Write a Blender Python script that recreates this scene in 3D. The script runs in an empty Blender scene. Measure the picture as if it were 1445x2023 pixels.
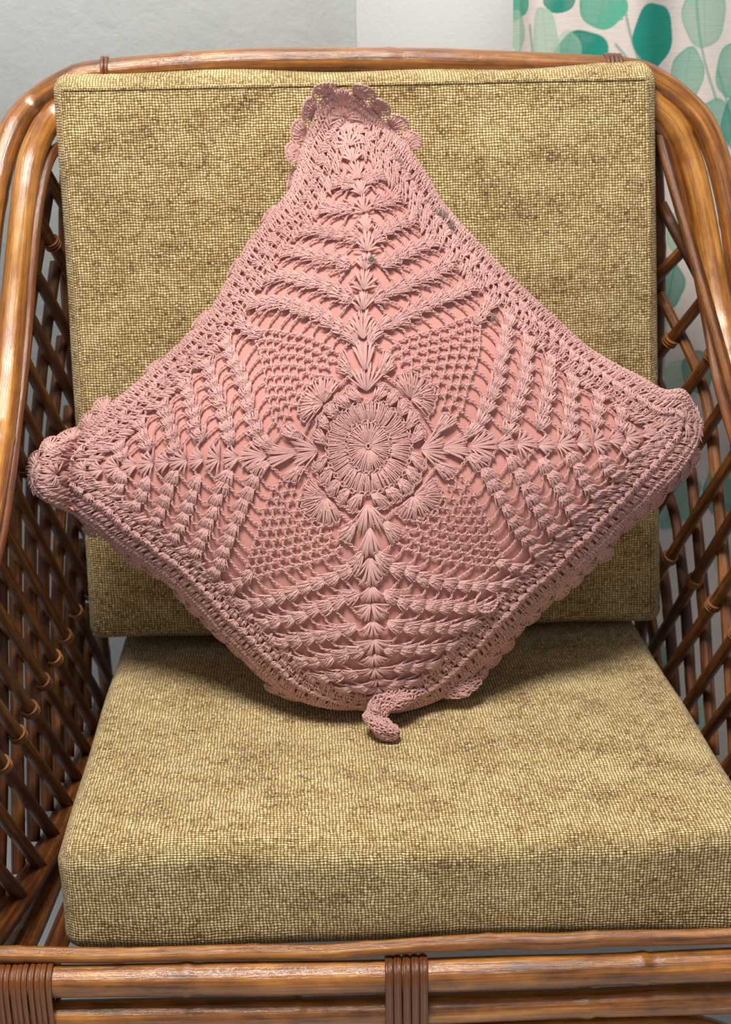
import bpy, math, random
import numpy as np
from mathutils import Vector, Matrix

random.seed(7)
rng = np.random.default_rng(7)
C = bpy.context.scene.collection
scene = bpy.context.scene

# ------------------------------------------------------------------ camera
def make_camera():
    yaw, pitch, roll = [math.radians(a) for a in (2.59, 20.44, -1.41)]
    f = Vector((math.sin(yaw)*math.cos(pitch), math.cos(yaw)*math.cos(pitch), -math.sin(pitch)))
    r = Vector((math.cos(yaw), -math.sin(yaw), 0)); u = r.cross(f)
    r2 = r*math.cos(roll) + u*math.sin(roll); u2 = u*math.cos(roll) - r*math.sin(roll)
    cd = bpy.data.cameras.new('camera'); co = bpy.data.objects.new('camera', cd); C.objects.link(co)
    m = Matrix((r2, u2, -f)).transposed().to_4x4(); m.translation = Vector((-.072, -1.0, 1.061))
    co.matrix_world = m
    cd.sensor_fit = 'VERTICAL'; cd.sensor_height = 36.0; cd.lens = 3000/2023*36
    cd.clip_start = .02; cd.clip_end = 50
    cd.dof.use_dof = True; cd.dof.focus_distance = 1.22; cd.dof.aperture_fstop = 9.0
    scene.camera = co
make_camera()

# ------------------------------------------------------------------ light
world = bpy.data.worlds.new('world'); scene.world = world; world.use_nodes = True
bg = world.node_tree.nodes['Background']
bg.inputs['Color'].default_value = (.93, .96, 1.0, 1); bg.inputs['Strength'].default_value = .30

def area_lamp(name, loc, target, size, power, color):
    ld = bpy.data.lights.new(name, 'AREA'); ld.shape = 'DISK'; ld.size = size; ld.energy = power; ld.color = color
    lo = bpy.data.objects.new(name, ld); C.objects.link(lo); lo.location = loc
    lo.rotation_euler = (Vector(target)-Vector(loc)).to_track_quat('-Z', 'Y').to_euler()
    return lo
area_lamp('ceiling_lamp', (-.28, -.44, 2.45), (0, .2, .5), .62, 58, (1.0, .95, .88))

vs = scene.view_settings
scene.display_settings.display_device = 'sRGB'
vs.view_transform = 'Standard'; vs.look = 'None'; vs.gamma = 1.0; vs.exposure = 0.0
vs.use_curve_mapping = False

# ------------------------------------------------------------------ helpers
def srgb(r, g, b):
    def l(c):
        c /= 255
        return c/12.92 if c <= .04045 else ((c+.055)/1.055)**2.4
    return (l(r), l(g), l(b), 1)

def fast_mesh(name, verts, quads, uv=None, smooth=True, tris=None):
    """verts (N,3), quads (M,4) -> mesh; uv is per vertex (N,2)."""
    me = bpy.data.meshes.new(name)
    verts = np.ascontiguousarray(verts, dtype=np.float32)
    quads = np.ascontiguousarray(quads, dtype=np.int32)
    nt = 0 if tris is None else len(tris)
    nq = len(quads)
    loops = quads.ravel() if nt == 0 else np.concatenate([quads.ravel(), np.asarray(tris, np.int32).ravel()])
    me.vertices.add(len(verts)); me.vertices.foreach_set('co', verts.ravel())
    me.loops.add(len(loops)); me.loops.foreach_set('vertex_index', loops)
    me.polygons.add(nq+nt)
    starts = np.concatenate([np.arange(nq)*4, nq*4+np.arange(nt)*3]).astype(np.int32)
    me.polygons.foreach_set('loop_start', starts)
    if uv is not None:
        l = me.uv_layers.new(name='UVMap')
        l.data.foreach_set('uv', np.ascontiguousarray(np.asarray(uv, np.float32)[loops]).ravel())
    me.update(calc_edges=True)
    if smooth:
        me.polygons.foreach_set('use_smooth', np.ones(nq+nt, dtype=bool))
    me.validate()
    return me

def obj(name, me, mat=None, parent=None):
    o = bpy.data.objects.new(name, me); C.objects.link(o)
    if mat: me.materials.append(mat)
    if parent: o.parent = parent
    return o

def thing(name, label, cat, loc=(0, 0, 0), group=None):
    o = bpy.data.objects.new(name, None); C.objects.link(o); o.empty_display_size = .05
    o['label'] = label; o['category'] = cat
    if group: o['group'] = group
    return o

def structure(o):
    o['kind'] = 'structure'; return o

def box_mesh(name, lo, hi):
    x0, y0, z0 = lo; x1, y1, z1 = hi
    v = [(x0,y0,z0),(x1,y0,z0),(x1,y1,z0),(x0,y1,z0),(x0,y0,z1),(x1,y0,z1),(x1,y1,z1),(x0,y1,z1)]
    q = [(0,3,2,1),(4,5,6,7),(0,1,5,4),(1,2,6,5),(2,3,7,6),(3,0,4,7)]
    return fast_mesh(name, np.array(v), np.array(q), smooth=False)

def spline(pts, n):
    """Catmull-Rom through pts resampled to n points, even arc length."""
    p = np.asarray(pts, float)
    if len(p) == 2:
        return p[0]+(p[1]-p[0])*np.linspace(0, 1, n)[:, None]
    e = np.vstack([2*p[0]-p[1], p, 2*p[-1]-p[-2]])
    out = []
    for i in range(len(p)-1):
        t = np.linspace(0, 1, 24, endpoint=False)[:, None]
        a, b, c, d = e[i], e[i+1], e[i+2], e[i+3]
        out.append(.5*((2*b)+(c-a)*t+(2*a-5*b+4*c-d)*t**2+(3*b-a-3*c+d)*t**3))
    out = np.vstack(out+[p[-1:]])
    s = np.concatenate([[0], np.cumsum(np.linalg.norm(np.diff(out, axis=0), axis=1))])
    q = np.linspace(0, s[-1], n)
    return np.stack([np.interp(q, s, out[:, k]) for k in range(3)], 1)

def tube_arrays(path, rad, sides=14, flat=1.0, closed=False, up=None):
    """Sweep along path; returns verts, quads, uv (u around in 0..1, v metres)."""
    p = np.asarray(path, float); n = len(p)
    rad = np.broadcast_to(np.asarray(rad, float), (n,))
    if closed:
        t = np.roll(p, -1, 0)-np.roll(p, 1, 0)
    else:
        t = np.gradient(p, axis=0)
    t /= np.linalg.norm(t, axis=1)[:, None]+1e-12
    if up is None:
        a = np.array([0, 0, 1.]) if abs(t[0][2]) < .8 else np.array([0, 1., 0])
        nrm = np.cross(np.cross(t[0], a), t[0]); nrm /= np.linalg.norm(nrm)
        N = [nrm]
        for i in range(1, n):
            v = N[-1]-t[i]*np.dot(N[-1], t[i]); v /= np.linalg.norm(v); N.append(v)
        N = np.array(N)
    else:
        N = np.broadcast_to(np.asarray(up, float), (n, 3)); N = N-t*np.sum(N*t, 1)[:, None]
        N = N/np.linalg.norm(N, axis=1)[:, None]
    Bn = np.cross(t, N)
    ang = np.linspace(0, 2*np.pi, sides+1)           # duplicated seam column for uv
    ring = p[:, None]+rad[:, None, None]*(np.cos(ang)[None, :, None]*N[:, None]*flat+np.sin(ang)[None, :, None]*Bn[:, None])
    s = np.concatenate([[0], np.cumsum(np.linalg.norm(np.diff(p, axis=0), axis=1))])
    uv = np.stack([np.broadcast_to(ang/(2*np.pi), (n, sides+1)), np.broadcast_to(s[:, None], (n, sides+1))], -1)
    k = sides+1
    rows = n if closed else n-1
    i, j = np.meshgrid(np.arange(rows), np.arange(sides), indexing='ij'); i2 = (i+1) % n
    q = np.stack([i*k+j, i*k+j+1, i2*k+j+1, i2*k+j], -1).reshape(-1, 4)
    return ring.reshape(-1, 3), q, uv.reshape(-1, 2)

def merge(parts):
    V, Q, U, o = [], [], [], 0
    for v, q, u in parts:
        V.append(v); Q.append(q+o); U.append(u); o += len(v)
    return np.vstack(V), np.vstack(Q), np.vstack(U)

# ------------------------------------------------------------------ material helpers
class NT:
    def __init__(self, name):
        self.m = bpy.data.materials.new(name); self.m.use_nodes = True
        self.t = self.m.node_tree; self.b = self.t.nodes['Principled BSDF']
    def n(self, typ, **kw):
        nd = self.t.nodes.new(typ)
        for k, v in kw.items(): setattr(nd, k, v)
        return nd
    def link(self, a, b): self.t.links.new(a, b)
    def math(self, op, a, b=None, c=None):
        nd = self.n('ShaderNodeMath', operation=op)
        for i, x in enumerate((a, b, c)):
            if x is None: continue
            if isinstance(x, (int, float)): nd.inputs[i].default_value = x
            else: self.link(x, nd.inputs[i])
        return nd.outputs[0]
    def comb(self, x, y, z=0.0):
        nd = self.n('ShaderNodeCombineXYZ')
        for i, v in enumerate((x, y, z)):
            if isinstance(v, (int, float)): nd.inputs[i].default_value = v
            else: self.link(v, nd.inputs[i])
        return nd.outputs[0]
    def noise(self, vec, scale=5, detail=3, rough=.5, dist=0.0):
        nd = self.n('ShaderNodeTexNoise'); nd.inputs['Scale'].default_value = scale
        nd.inputs['Detail'].default_value = detail; nd.inputs['Roughness'].default_value = rough
        nd.inputs['Distortion'].default_value = dist
        if vec is not None: self.link(vec, nd.inputs['Vector'])
        return nd.outputs['Fac']
    def ramp(self, fac, stops):
        nd = self.n('ShaderNodeValToRGB'); cr = nd.color_ramp
        while len(cr.elements) < len(stops): cr.elements.new(.5)
        for e, (p, c) in zip(cr.elements, stops):
            e.position = p; e.color = c if len(c) == 4 else (*c, 1)
        self.link(fac, nd.inputs[0]); return nd.outputs[0]
    def mix(self, fac, a, b, mode='MIX'):
        nd = self.n('ShaderNodeMix', data_type='RGBA', blend_type=mode)
        for s, v in ((nd.inputs[0], fac), (nd.inputs[6], a), (nd.inputs[7], b)):
            if isinstance(v, (int, float)): s.default_value = v
            elif isinstance(v, tuple): s.default_value = v
            else: self.link(v, s)
        return nd.outputs[2]
    def bump(self, h, strength=.5, dist=.001, normal=None):
        nd = self.n('ShaderNodeBump'); nd.inputs['Strength'].default_value = strength
        nd.inputs['Distance'].default_value = dist; self.link(h, nd.inputs['Height'])
        if normal: self.link(normal, nd.inputs['Normal'])
        return nd.outputs[0]
    def set(self, color=None, rough=None, normal=None, spec=None):
        b = self.b
        for key, v in (('Base Color', color), ('Roughness', rough), ('Normal', normal), ('Specular IOR Level', spec)):
            if v is None: continue
            if isinstance(v, (int, float, tuple)): b.inputs[key].default_value = v
            else: self.link(v, b.inputs[key])
        return self.m

def mat_rattan(name, dark, mid, light, rough=.3, grain=1.0, coat=.8):
    k = NT(name)
    tc = k.n('ShaderNodeTexCoord'); sep = k.n('ShaderNodeSeparateXYZ'); k.link(tc.outputs['UV'], sep.inputs[0])
    oi = k.n('ShaderNodeObjectInfo'); rnd = oi.outputs['Random']
    a = k.math('MULTIPLY', sep.outputs[0], 2*math.pi)
    cx, sx = k.math('COSINE', a), k.math('SINE', a)
    off = k.math('MULTIPLY', rnd, 37.0)
    vlong = sep.outputs[1]
    fine = k.noise(k.comb(k.math('MULTIPLY', cx, 5.0), k.math('MULTIPLY', sx, 5.0), k.math('MULTIPLY_ADD', vlong, 9.0, off)), 1.6, 5, .65)
    streak = k.noise(k.comb(k.math('MULTIPLY', cx, 1.2), k.math('MULTIPLY', sx, 1.2), k.math('MULTIPLY_ADD', vlong, 5.0, off)), 1.5, 3, .55)
    blotch = k.noise(k.comb(k.math('MULTIPLY', cx, .7), k.math('MULTIPLY', sx, .7), k.math('MULTIPLY_ADD', vlong, 28.0, off)), 1.2, 3, .6)
    f = k.math('ADD', k.math('MULTIPLY', streak, .5), k.math('ADD', k.math('MULTIPLY', fine, .3*grain), k.math('MULTIPLY', blotch, .3)))
    f = k.math('ADD', f, k.math('MULTIPLY', k.math('SUBTRACT', rnd, .5), .12))
    col = k.ramp(f, [(.38, dark), (.54, mid), (.70, light)])
    worn = k.ramp(k.noise(k.comb(k.math('MULTIPLY', cx, 2.5), k.math('MULTIPLY', sx, 2.5), k.math('MULTIPLY_ADD', vlong, 60.0, off)), 1.3, 5, .7), [(.66, (0, 0, 0, 1)), (.74, (1, 1, 1, 1))])
    col = k.mix(k.math('MULTIPLY', worn, .35), col, srgb(60, 33, 16))
    r = k.math('MULTIPLY_ADD', fine, .25, rough-.1)
    bmp = k.bump(k.math('ADD', fine, k.math('MULTIPLY', blotch, .6)), .45, .0012)
    k.link(bmp, k.b.inputs['Coat Normal'])
    k.b.inputs['Coat Weight'].default_value = coat; k.b.inputs['Coat Roughness'].default_value = .155; k.b.inputs['Coat IOR'].default_value = 1.6
    return k.set(col, r, bmp, .3)

def mat_weave(name, light, mid, dark, px=.00272, py=.0024):
    """Plain-weave heathered cloth: warp and weft yarns cross over and under, each yarn dyed unevenly."""
    k = NT(name)
    tc = k.n('ShaderNodeTexCoord'); sep = k.n('ShaderNodeSeparateXYZ'); k.link(tc.outputs['UV'], sep.inputs[0])
    wob = k.n('ShaderNodeTexNoise'); wob.inputs['Scale'].default_value = 90; wob.inputs['Detail'].default_value = 2
    k.link(tc.outputs['UV'], wob.inputs['Vector'])
    ws = k.n('ShaderNodeSeparateColor'); k.link(wob.outputs['Color'], ws.inputs[0])
    x = k.math('ADD', sep.outputs[0], k.math('MULTIPLY_ADD', ws.outputs[0], .0032, -.0016))
    y = k.math('ADD', sep.outputs[1], k.math('MULTIPLY_ADD', ws.outputs[1], .0032, -.0016))
    u, v = k.math('DIVIDE', x, px), k.math('DIVIDE', y, py)
    iu, iv = k.math('FLOOR', u), k.math('FLOOR', v)
    su = k.math('ABSOLUTE', k.math('SINE', k.math('MULTIPLY', u, math.pi)))
    sv = k.math('ABSOLUTE', k.math('SINE', k.math('MULTIPLY', v, math.pi)))
    # over/under phase
    par = k.math('COSINE', k.math('MULTIPLY', k.math('ADD', iu, iv), math.pi))     # +1 warp on top, -1 weft on top
    warp = k.math('MULTIPLY', k.math('POWER', su, .7), k.math('ADD', .45, k.math('MULTIPLY', k.math('MULTIPLY', par, sv), .55)))
    weft = k.math('MULTIPLY', k.math('POWER', sv, .7), k.math('SUBTRACT', .45, k.math('MULTIPLY', k.math('MULTIPLY', par, su), .55)))
    top = k.math('MAXIMUM', warp, weft)
    iswarp = k.math('GREATER_THAN', warp, weft)
    nw = k.noise(k.comb(k.math('MULTIPLY', iu, 3.17), k.math('MULTIPLY', v, .34)), 1.0, 3, .75)
    nf = k.noise(k.comb(k.math('MULTIPLY', u, .34), k.math('MULTIPLY_ADD', iv, 3.71, 50.0)), 1.0, 3, .75)
    tone = k.math('ADD', k.math('MULTIPLY', iswarp, nw), k.math('MULTIPLY', k.math('SUBTRACT', 1.0, iswarp), nf))
    patch = k.noise(k.comb(k.math('MULTIPLY', sep.outputs[0], 16.0), k.math('MULTIPLY', sep.outputs[1], 26.0)), 1.0, 4, .65)
    tone = k.math('ADD', tone, k.math('MULTIPLY_ADD', patch, .42, -.21))
    col = k.ramp(tone, [(.30, dark), (.46, mid), (.63, light)])
    gap = k.ramp(top, [(.28, (.18, .13, .08, 1)), (.52, (.62, .57, .50, 1)), (.84, (1.14, 1.12, 1.08, 1))])
    col = k.mix(1.0, col, gap, 'MULTIPLY')
    fuzz = k.noise(tc.outputs['UV'], 2600, 2, .6)
    bmp = k.bump(k.math('ADD', top, k.math('MULTIPLY', fuzz, .35)), .9, .0011)
    k.b.inputs['Sheen Weight'].default_value = .12
    return k.set(col, .92, bmp, .18)

def mat_yarn(name, c1, c2):
    k = NT(name)
    tc = k.n('ShaderNodeTexCoord')
    big = k.noise(tc.outputs['Object'], 9, 3, .5)
    fine = k.noise(tc.outputs['Object'], 1500, 2, .6)
    mid = k.noise(tc.outputs['Object'], 260, 2, .5)
    f = k.math('ADD', k.math('MULTIPLY', big, .55), k.math('ADD', k.math('MULTIPLY', fine, .25), k.math('MULTIPLY', mid, .25)))
    col = k.ramp(f, [(.35, c1), (.72, c2)])
    k.b.inputs['Sheen Weight'].default_value = .10; k.b.inputs['Sheen Roughness'].default_value = .5
    return k.set(col, .85, k.bump(fine, .5, .0006), .25)

def mat_plain(name, c, rough=.8, bump_scale=0, bump_d=.001, var=0.0, spec=.3):
    k = NT(name); tc = k.n('ShaderNodeTexCoord')
    col = c; nrm = None
    if var:
        f = k.noise(tc.outputs['Object'], 3.0, 5, .6)
        col = k.ramp(f, [(.3, tuple(x*(1-var) for x in c[:3])+(1,)), (.7, tuple(min(1, x*(1+var)) for x in c[:3])+(1,))])
    if bump_scale:
        nrm = k.bump(k.noise(tc.outputs['Object'], bump_scale, 5, .6), .6, bump_d)
    return k.set(col, rough, nrm, spec)

M_pole = mat_rattan('varnished rattan pole', srgb(74, 40, 15), srgb(144, 88, 34), srgb(202, 142, 66), .30)
M_rail = mat_rattan('varnished rattan rail', srgb(82, 44, 15), srgb(160, 98, 36), srgb(212, 148, 62), .27)
M_rod = mat_rattan('brown rattan rod', srgb(52, 26, 11), srgb(88, 48, 20), srgb(146, 92, 42), .40, 1.0, .15)
M_bind = mat_rattan('split rattan binding', srgb(76, 38, 16), srgb(118, 64, 28), srgb(165, 102, 50), .3, .8)
M_tie = mat_rattan('pale split cane tie', srgb(96, 54, 24), srgb(140, 86, 40), srgb(186, 128, 70), .36, .8, .2)
M_weave = mat_weave('heathered olive burlap', srgb(246, 229, 178), srgb(203, 177, 124), srgb(124, 98, 76))
M_yarn = mat_yarn('dusty pink cotton yarn', srgb(192, 145, 142), srgb(224, 180, 174))
M_lining = mat_plain('salmon pink lining', srgb(210, 149, 140), .85, 900, .0004, .03, .2)
M_lint = mat_plain('grey lint', srgb(146, 136, 130), .95)
M_white = mat_plain('white painted board', srgb(247, 248, 249), .7, 300, .0004)
M_floor = mat_plain('pale grey floor', srgb(206, 208, 212), .45, 60, .0005, .06)

def mat_plaster():
    k = NT('pale grey plaster'); tc = k.n('ShaderNodeTexCoord')
    a = k.noise(tc.outputs['Object'], 5, 6, .62); b = k.noise(tc.outputs['Object'], 26, 6, .68, .6); c = k.noise(tc.outputs['Object'], 240, 3, .6)
    col = k.ramp(a, [(.3, srgb(203, 207, 206)), (.55, srgb(214, 217, 217)), (.72, srgb(206, 213, 209))])
    h = k.math('ADD', k.math('MULTIPLY', a, 1.2), k.math('ADD', k.math('MULTIPLY', b, .7), k.math('MULTIPLY', c, .12)))
    return k.set(col, .9, k.bump(h, .35, .004), .2)
M_wall = mat_plaster()

# ------------------------------------------------------------------ room
WY = .74
structure(obj('wall_back', box_mesh('wall_back', (-2.4, WY, 0), (2.4, WY+.1, 2.7)), M_wall))
structure(obj('floor', box_mesh('floor', (-2.4, -2.6, -.05), (2.4, WY, 0)), M_floor))
tr = box_mesh('trim_1', (.009, WY-.022, 0), (.33, WY, 2.7)); structure(obj('trim_1', tr, M_white))

# ------------------------------------------------------------------ curtain (printed cloth: colour is the print)
def make_curtain():
    x0, W_, H_ = .1665, .62, 2.2
    nx, nz = 400, 790
    a = np.concatenate([np.linspace(0, .32, 310), np.linspace(.323, W_, 90)]); z = np.concatenate([np.linspace(.012, .55, 160), np.linspace(.551, 1.08, 520), np.linspace(1.09, H_, nz-680)])
    A, Z = np.meshgrid(a, z)
    fold = .014*np.sin(2*np.pi*(A/.215)+.9+.25*np.sin(Z*2))+.005*np.sin(2*np.pi*A/.087+1.2*Z)
    fold *= np.clip(A/.03, .25, 1)
    X = x0+A*.93; Y = .628+fold
    P = np.stack([X, Y, Z], -1)
    k = np.arange(nx*nz).reshape(nz, nx)
    q = np.stack([k[:-1, :-1], k[:-1, 1:], k[1:, 1:], k[1:, :-1]], -1).reshape(-1, 4)
    me = fast_mesh('curtain', P.reshape(-1, 3), q, np.stack([A, Z], -1).reshape(-1, 2))
    # --- print: eucalyptus leaves in washed greens on oatmeal cloth
    lin = lambda c: np.array(srgb(*c)[:3])
    base = lin((222, 211, 205)); col = np.broadcast_to(base, (nz, nx, 3)).copy()
    r2 = np.random.default_rng(3)
    def wash(seed):
        r = np.random.default_rng(seed); s = np.zeros_like(A)
        for _ in range(7):
            fx, fz, ph = r.normal(0, 45), r.normal(0, 45), r.uniform(0, 6.28)
            s += np.sin(A*fx+Z*fz+ph)
        return s/7
    def leaf(ax, az, rx, rz, ang, c, alpha, seed):
        """ax, az: metres from the curtain's left edge and above the floor; tip notch at +local z."""
        ca, sa = math.cos(ang), math.sin(ang)
        m = (abs(A-ax) < rx+rz) & (abs(Z-az) < rx+rz)
        if not m.any(): return
        dx, dz = A[m]-ax, Z[m]-az
        lx, lz = (ca*dx+sa*dz)/rx, (-sa*dx+ca*dz)/rz
        wdt = 1.0-.22*np.clip(-lz, 0, 1)**2
        d = np.sqrt((lx/wdt)**2+lz**2)+.04*np.sin(5*np.arctan2(lz, lx)+seed)
        w = wash(seed)[m]
        edge = np.clip((1-d)/.05, 0, 1); rim = np.exp(-((d-.93)/.06)**2)
        t = np.clip(alpha*(1+.45*w)+.12*rim, 0, 1)*edge
        vein = np.exp(-(lx/.035)**2)*.12*(d < .9)
        cc = lin(c)[None]*(1+.25*w[:, None])
        col[m] = col[m]*(1-t[:, None])+cc*t[:, None]
        col[m] *= (1-vein*edge)[:, None]
    def stem(p, q, bend, c, wd=.0016):
        n_ = 60; t = np.linspace(0, 1, n_)
        p, q = np.array(p), np.array(q); d = q-p; nrm = np.array([-d[1], d[0]])
        pts = p+t[:, None]*d+nrm*(bend*np.sin(np.pi*t))[:, None]
        m = (A > pts[:, 0].min()-.01) & (A < pts[:, 0].max()+.01) & (Z > pts[:, 1].min()-.01) & (Z < pts[:, 1].max()+.01)
        if not m.any(): return
        am, zm = A[m], Z[m]; best = np.full(am.shape, 9.)
        for pt in pts: best = np.minimum(best, (am-pt[0])**2+(zm-pt[1])**2)
        t_ = np.clip(1.4-np.sqrt(best)/wd, 0, 1)*.65
        col[m] = col[m]*(1-t_[:, None])+lin(c)*t_[:, None]
    teal, mid, pale = (38, 138, 122), (88, 166, 142), (156, 192, 170)
    # stems
    for s in [((.148, .925), (.118, 1.005), .05), ((.117, .985), (.075, 1.03), -.05), ((.150, .905), (.112, .96), -.04),
              ((.235, .90), (.205, 1.01), .05), ((.262, .80), (.235, .93), -.06), ((.262, .80), (.195, .86), .05), ((.150, .84), (.155, .93), .03),
              ((.05, .86), (.02, .98), .04), ((.19, .60), (.22, .80), .06), ((.10, .55), (.14, .84), -.05)]:
        stem(*s, (60, 140, 122))
    # leaves in view above and beside the chair, then a loose repeat over the rest of the cloth
    L = [(.155, .967, .026, .034, .05, teal, .95), (.076, .949, .031, .026, .1, teal, .9), (.052, 1.004, .018, .013, .2, teal, .92),
         (.097, .998, .026, .024, -.2, mid, .8), (.006, 1.000, .012, .016, -.5, mid, .9), (.004, .975, .010, .022, .1, pale, .8),
         (.038, .960, .014, .040, .12, pale, .75), (.058, .945, .018, .03, -.2, pale, .45), (.216, .985, .026, .034, .1, mid, .55),
         (.199, .924, .020, .031, -.1, mid, .7), (.252, .93, .020, .030, -.15, mid, .75), (.236, .872, .024, .03, .3, mid, .7),
         (.262, .875, .02, .03, 0, teal, .7), (.180, .842, .022, .024, .8, pale, .7), (.282, .98, .024, .033, 0, pale, .8),
         (.160, .775, .022, .040, .15, teal, .55), (.205, .765, .02, .03, -.4, pale, .8), (.125, .79, .022, .03, .3, mid, .6)]
    for i, l in enumerate(L): leaf(*l, seed=i+1)
    n_leaf = 0
    while n_leaf < 120:
        ax, az = r2.uniform(0, W_), r2.uniform(0.02, H_)
        if (ax < .31 and .74 < az < 1.06): continue
        c, al = [(teal, .8), (mid, .7), (pale, .75), (pale, .5)][r2.integers(4)]
        leaf(ax, az, r2.uniform(.018, .03), r2.uniform(.024, .038), r2.uniform(-.7, .7), c, al, 40+n_leaf); n_leaf += 1
    ca = me.color_attributes.new('print', 'FLOAT_COLOR', 'POINT')
    rgba = np.concatenate([np.clip(col, 0, 1).reshape(-1, 3), np.ones((nx*nz, 1))], 1).astype(np.float32)
    ca.data.foreach_set('color', rgba.ravel())
    k = NT('printed slub curtain cloth'); tc = k.n('ShaderNodeTexCoord')
    at = k.n('ShaderNodeAttribute', attribute_name='print')
    sep = k.n('ShaderNodeSeparateXYZ'); k.link(tc.outputs['UV'], sep.inputs[0])
    slub = k.noise(k.comb(k.math('MULTIPLY', sep.outputs[0], 30.0), k.math('MULTIPLY', sep.outputs[1], 520.0)), 1.0, 4, .6)
    slub2 = k.noise(k.comb(k.math('MULTIPLY', sep.outputs[0], 700.0), k.math('MULTIPLY', sep.outputs[1], 60.0)), 1.0, 3, .6)
    f = k.math('ADD', k.math('MULTIPLY', slub, .7), k.math('MULTIPLY', slub2, .3))
    c = k.mix(1.0, at.outputs['Color'], k.ramp(f, [(.3, (.86, .86, .86, 1)), (.65, (1, 1, 1, 1))]), 'MULTIPLY')
    k.set(c, .85, k.bump(f, .4, .0008), .2)
    o = obj('curtain', me, k.m)
    o['label'] = 'oatmeal curtain printed with green eucalyptus leaves, hanging behind the armchair'; o['category'] = 'curtain'
make_curtain()

# ------------------------------------------------------------------ rattan armchair
chair = thing('rattan_armchair', 'varnished brown rattan armchair with lattice sides and bound cane front rails', 'armchair')

def pole(name, pts, r, mat, n=None, node=.17, sides=14, wob=.0, seed=0, flat=1.0):
    p = np.asarray(pts, float); L = np.linalg.norm(np.diff(p, axis=0), axis=1).sum()
    n = n or max(8, int(L/.008))
    path = spline(p, n); s = np.linspace(0, L, n)
    r_ = np.full(n, r); g = np.random.default_rng(seed+int(L*1e4))
    if node:
        x = g.uniform(.02, node)
        while x < L:
            r_ = r_*(1+.10*np.exp(-((s-x)/.0035)**2)-.05*np.exp(-((s-x-.006)/.004)**2)); x += node*g.uniform(.8, 1.25)
    r_ = r_*(1+.025*np.sin(s*31+seed)+.02*np.sin(s*13+2*seed))
    if wob:
        path = path+wob*np.stack([0*s, np.sin(s*23+seed), np.sin(s*17+seed*2)], 1)
    d0, d1 = path[0]-path[1], path[-1]-path[-2]
    path = np.vstack([path[0]+d0*1e-3, path[0]+d0*5e-4, path, path[-1]+d1*5e-4, path[-1]+d1*1e-3]); r_ = np.concatenate([[1e-5, r_[0]*.9], r_, [r_[-1]*.9, 1e-5]])
    return obj(name, fast_mesh(name, *tube_arrays(path, r_, sides, flat)), mat, chair)

def coil(name, centre, axis, ra, n, pitch, rt, mat, other=None, seed=0, parent=None):
    """n turns of split cane round a rod (axis direction); `other` = (second centre) makes the turns oval round both."""
    axis = np.asarray(axis, float); axis /= np.linalg.norm(axis); c = np.asarray(centre, float)
    g = np.random.default_rng(seed); parts = []
    if other is None:
        a = np.cross(axis, [0, 1, .2]); a /= np.linalg.norm(a); ext = 0
    else:
        d = np.asarray(other, float)-c; d -= axis*(d@axis); ext = np.linalg.norm(d)/2; a = d/(np.linalg.norm(d)+1e-9); c = c+d/2
    b = np.cross(axis, a)
    for i in range(n):
        m = 28; t = np.linspace(0, 2*np.pi, m, endpoint=False)
        o = (i-(n-1)/2)*pitch+g.normal(0, pitch*.06)
        rr = ra+rt*.7
        ca = np.cos(t); px_ = rr*ca+ext*np.tanh(ca*5)
        p = c+axis*(o+pitch*.25*np.sin(t/2))[:, None]+a*px_[:, None]+b*(rr*np.sin(t))[:, None]
        parts.append(tube_arrays(p, pitch*.5, 8, rt/(pitch*.5), closed=True, up=None))
    return obj(name, fast_mesh(name, *merge(parts)), mat, parent or chair)

# hoops: back rail and arms in one bent pole, a second below it, a thin split strip inside
Lp2 = [(-.271,.455,.928),(-.288,.447,.917),(-.297,.430,.903),(-.304,.410,.884),(-.309,.390,.855),(-.314,.366,.815),(-.318,.346,.780),(-.322,.315,.735),(-.324,.290,.707),(-.327,.244,.666),(-.331,.175,.623),(-.335,.09,.588),(-.337,.02,.55),(-.338,-.02,.50),(-.338,-.03,.42),(-.338,-.03,.012)]
Lp1 = [(-.239,.462,.957),(-.272,.461,.949),(-.303,.460,.931),(-.319,.443,.914),(-.328,.425,.893),(-.334,.407,.871),(-.340,.387,.840),(-.345,.366,.803),(-.350,.320,.748),(-.354,.255,.69),(-.358,.17,.64),(-.362,.08,.602),(-.364,-.02,.56),(-.365,-.055,.50),(-.365,-.06,.42),(-.365,-.06,.012)]
Rp2 = [(.259,.455,.923),(.276,.455,.913),(.294,.452,.897),(.306,.446,.872),(.313,.433,.845),(.319,.418,.809),(.323,.400,.773),(.326,.378,.737),(.328,.355,.707),(.330,.327,.676),(.333,.26,.635),(.336,.17,.60),(.338,.06,.562),(.338,-.02,.50),(.338,-.055,.42),(.338,-.06,.012)]
Rp1 = [(.245,.462,.946),(.279,.461,.934),(.303,.458,.917),(.320,.451,.899),(.331,.443,.875),(.338,.430,.848),(.344,.413,.812),(.348,.399,.777),(.353,.372,.732),(.357,.325,.69),(.361,.25,.65),(.364,.15,.612),(.365,.05,.575),(.365,-.05,.51),(.365,-.085,.42),(.365,-.09,.012)]
hoop1 = Lp1[::-1]+[(-.12,.463,.9625),(0,.464,.961),(.12,.463,.955)]+Rp1
hoop2 = Lp2[::-1]+[(-.20,.458,.936),(0,.459,.938),(.19,.458,.930)]+Rp2
pole('outer_hoop', hoop1, .0125, M_pole, n=420, node=.21, sides=18, seed=3)
pole('inner_hoop', hoop2, .0120, M_pole, n=420, node=.23, sides=18, seed=5)
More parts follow.
